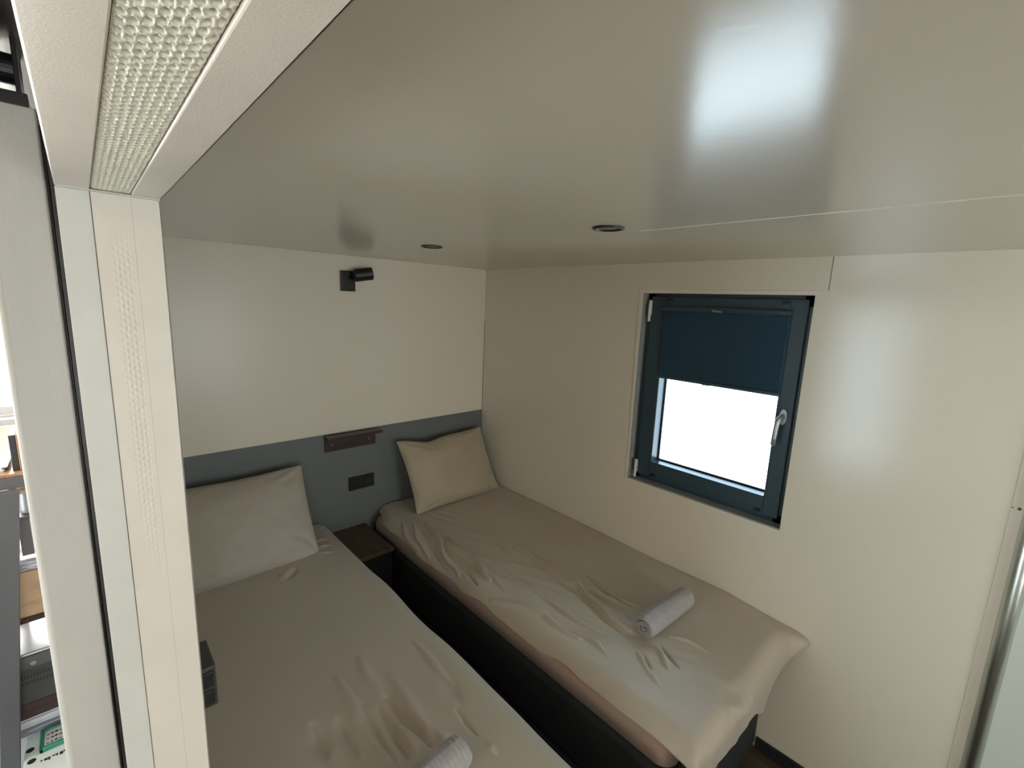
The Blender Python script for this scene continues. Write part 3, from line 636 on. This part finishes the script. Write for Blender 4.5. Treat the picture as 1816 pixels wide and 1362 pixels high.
bm = lathe([(.026, 0), (.030, .004), (.030, .070), (.027, .076)], 32); bmesh.ops.translate(bm, verts=bm.verts, vec=(-2.238, -.255, Z(-1.003))); obj('jar_body', bm, 'steel', jr, smooth=True).modifiers.new('es', 'EDGE_SPLIT')
bm = lathe([(.028, 0), (.0305, .002), (.0305, .012), (.027, .015)], 32); bmesh.ops.translate(bm, verts=bm.verts, vec=(-2.238, -.255, Z(-.927))); obj('lid', bm, 'card', jr, smooth=True)
jr['label'] = 'short grey jar with brown lid just under the rack top'
obj('half_shelf', box(-2.30, RX1, RY0+.001, RY1, Z(-1.013), Z(-1.0035)), 'rack', rk, bevel=.001)
obj('shelf_bracket', box(-2.272, -2.243, RY0+.002, RY0+.03, Z(-1.145), Z(-1.0135)), 'rack', rk, bevel=.001)
cb = tag(obj('cardboard_box', box(-2.42, -2.19, -.285, -.06, Z(-1.3795), Z(-1.212)), 'card', bevel=.002), 'brown cardboard box on the upper rack shelf', 'cardboard box')
sheets('magazine_stack', -2.40, -2.20, -.28, -.08, Z(-1.2115), 7, 'news', 'pile of printed magazines on top of the brown cardboard box', 'magazines', hh=(.004, .009))
ap = thing('appliance', 'dark grey boxy appliance with vent slots on the lower rack shelf', 'appliance', (-2.3, -.17, Z(-1.705)))
obj('housing', soft_box(-2.47, -2.12, -.295, -.05, Z(-1.704), Z(-1.5146), .006, 2), 'steel', ap)
obj('front_panel', soft_box(-2.468, -2.122, -.302, -.294, Z(-1.702), Z(-1.520), .003, 2), 'grey_plastic', ap)
obj('control_strip', box(-2.466, -2.124, -.305, -.3015, Z(-1.566), Z(-1.522)), 'rack', ap, bevel=.001)
obj('knob', cyl(bmesh.new(), (-2.285, -.3045, Z(-1.545)), (-2.285, -.313, Z(-1.545)), .009, .008, seg=24), 'silver', ap)
bm = bmesh.new()
for rw, z in enumerate((-1.598, -1.622)):
    for i in range(22):
        x = -2.32+i*.0075; bx(bm, x, x+.0035, -.3035, -.3015, Z(z-.007), Z(z+.007))
obj('vent_slots', bm, 'spot_ink', ap)
obj('lower_panel', box(-2.325, -2.14, -.3032, -.3018, Z(-1.685), Z(-1.585)), 'grey_plastic', ap)
tb = thing('plastic_tub', 'translucent pale storage tub under the grey rack', 'storage tub', (-2.3, -.1, 0))
obj('tub_body', soft_box(-2.50, -2.12, -.20, .0, .02, .24, .01), 'pale', tb)
obj('tub_lid', soft_box(-2.51, -2.11, -.21, .01, .241, .262, .004), 'steel', tb)
sheets('paper_stack', -2.42, -2.15, -.195, -.02, .2625, 8, 'paper', 'stack of white papers on the pale storage tub underneath the rack', 'papers', hh=(.004, .008))
wbx = thing('white_box', 'white box printed with black spots in front of the grey rack', 'box', (-2.24, -.36, 0))
wt = Z(-1.90)
obj('box_body', soft_box(-2.343, -2.13, -.52, -.215, 0, wt, .003, 2), 'pale', wbx)
for x, y, rr in ((-2.329, -.290, .0115), (-2.322, -.350, .0115), (-2.318, -.412, .0115), (-2.312, -.470, .0115)):
    obj('printed_spot', cyl(bmesh.new(), (x, y, wt), (x, y, wt+.0006), rr, seg=28), 'spot_ink', wbx)
bm = bmesh.new()
for i in range(7):
    for j in range(2):
        x = -2.30+i*.014; z = wt-.03-j*.02; bx(bm, x, x+.009+.003*(i % 2), -.5206, -.5200, z-.003, z+.003+.003*(i % 3))
obj('printed_lettering', bm, 'spot_ink', wbx)
gf = thing('green_tray', 'green framed plastic holder with white card on the spotted white box', 'card holder', (-2.235, -.285, wt))
bm = bmesh.new()
for a in ((-2.303, -2.165, -.335, -.323), (-2.303, -2.165, -.245, -.233), (-2.303, -2.291, -.335, -.233), (-2.177, -2.165, -.335, -.233)): bx(bm, a[0], a[1], a[2], a[3], wt+.001, wt+.020)
obj('rim', bm, 'green', gf, bevel=.003)
obj('card', box(-2.292, -2.178, -.3225, -.2455, wt+.002, wt+.014), 'paper', gf)
bm = bmesh.new()
for i in range(9):
    for j in range(3):
        x = -2.285+i*.011; y = -.312+j*.022; bx(bm, x, x+.007+.002*((i*j) % 2), y, y+.004+.002*(i % 3), wt+.0141, wt+.0146)
obj('printed_lettering', bm, 'spot_ink', gf)
bm = bmesh.new()
for i in range(12):
    x = -2.30+i*.010; bx(bm, x, x+.006+.003*(i % 2), -.372-.004*(i % 3), -.366, wt+.0001, wt+.0006)
obj('printed_lettering', bm, 'spot_ink', wbx)
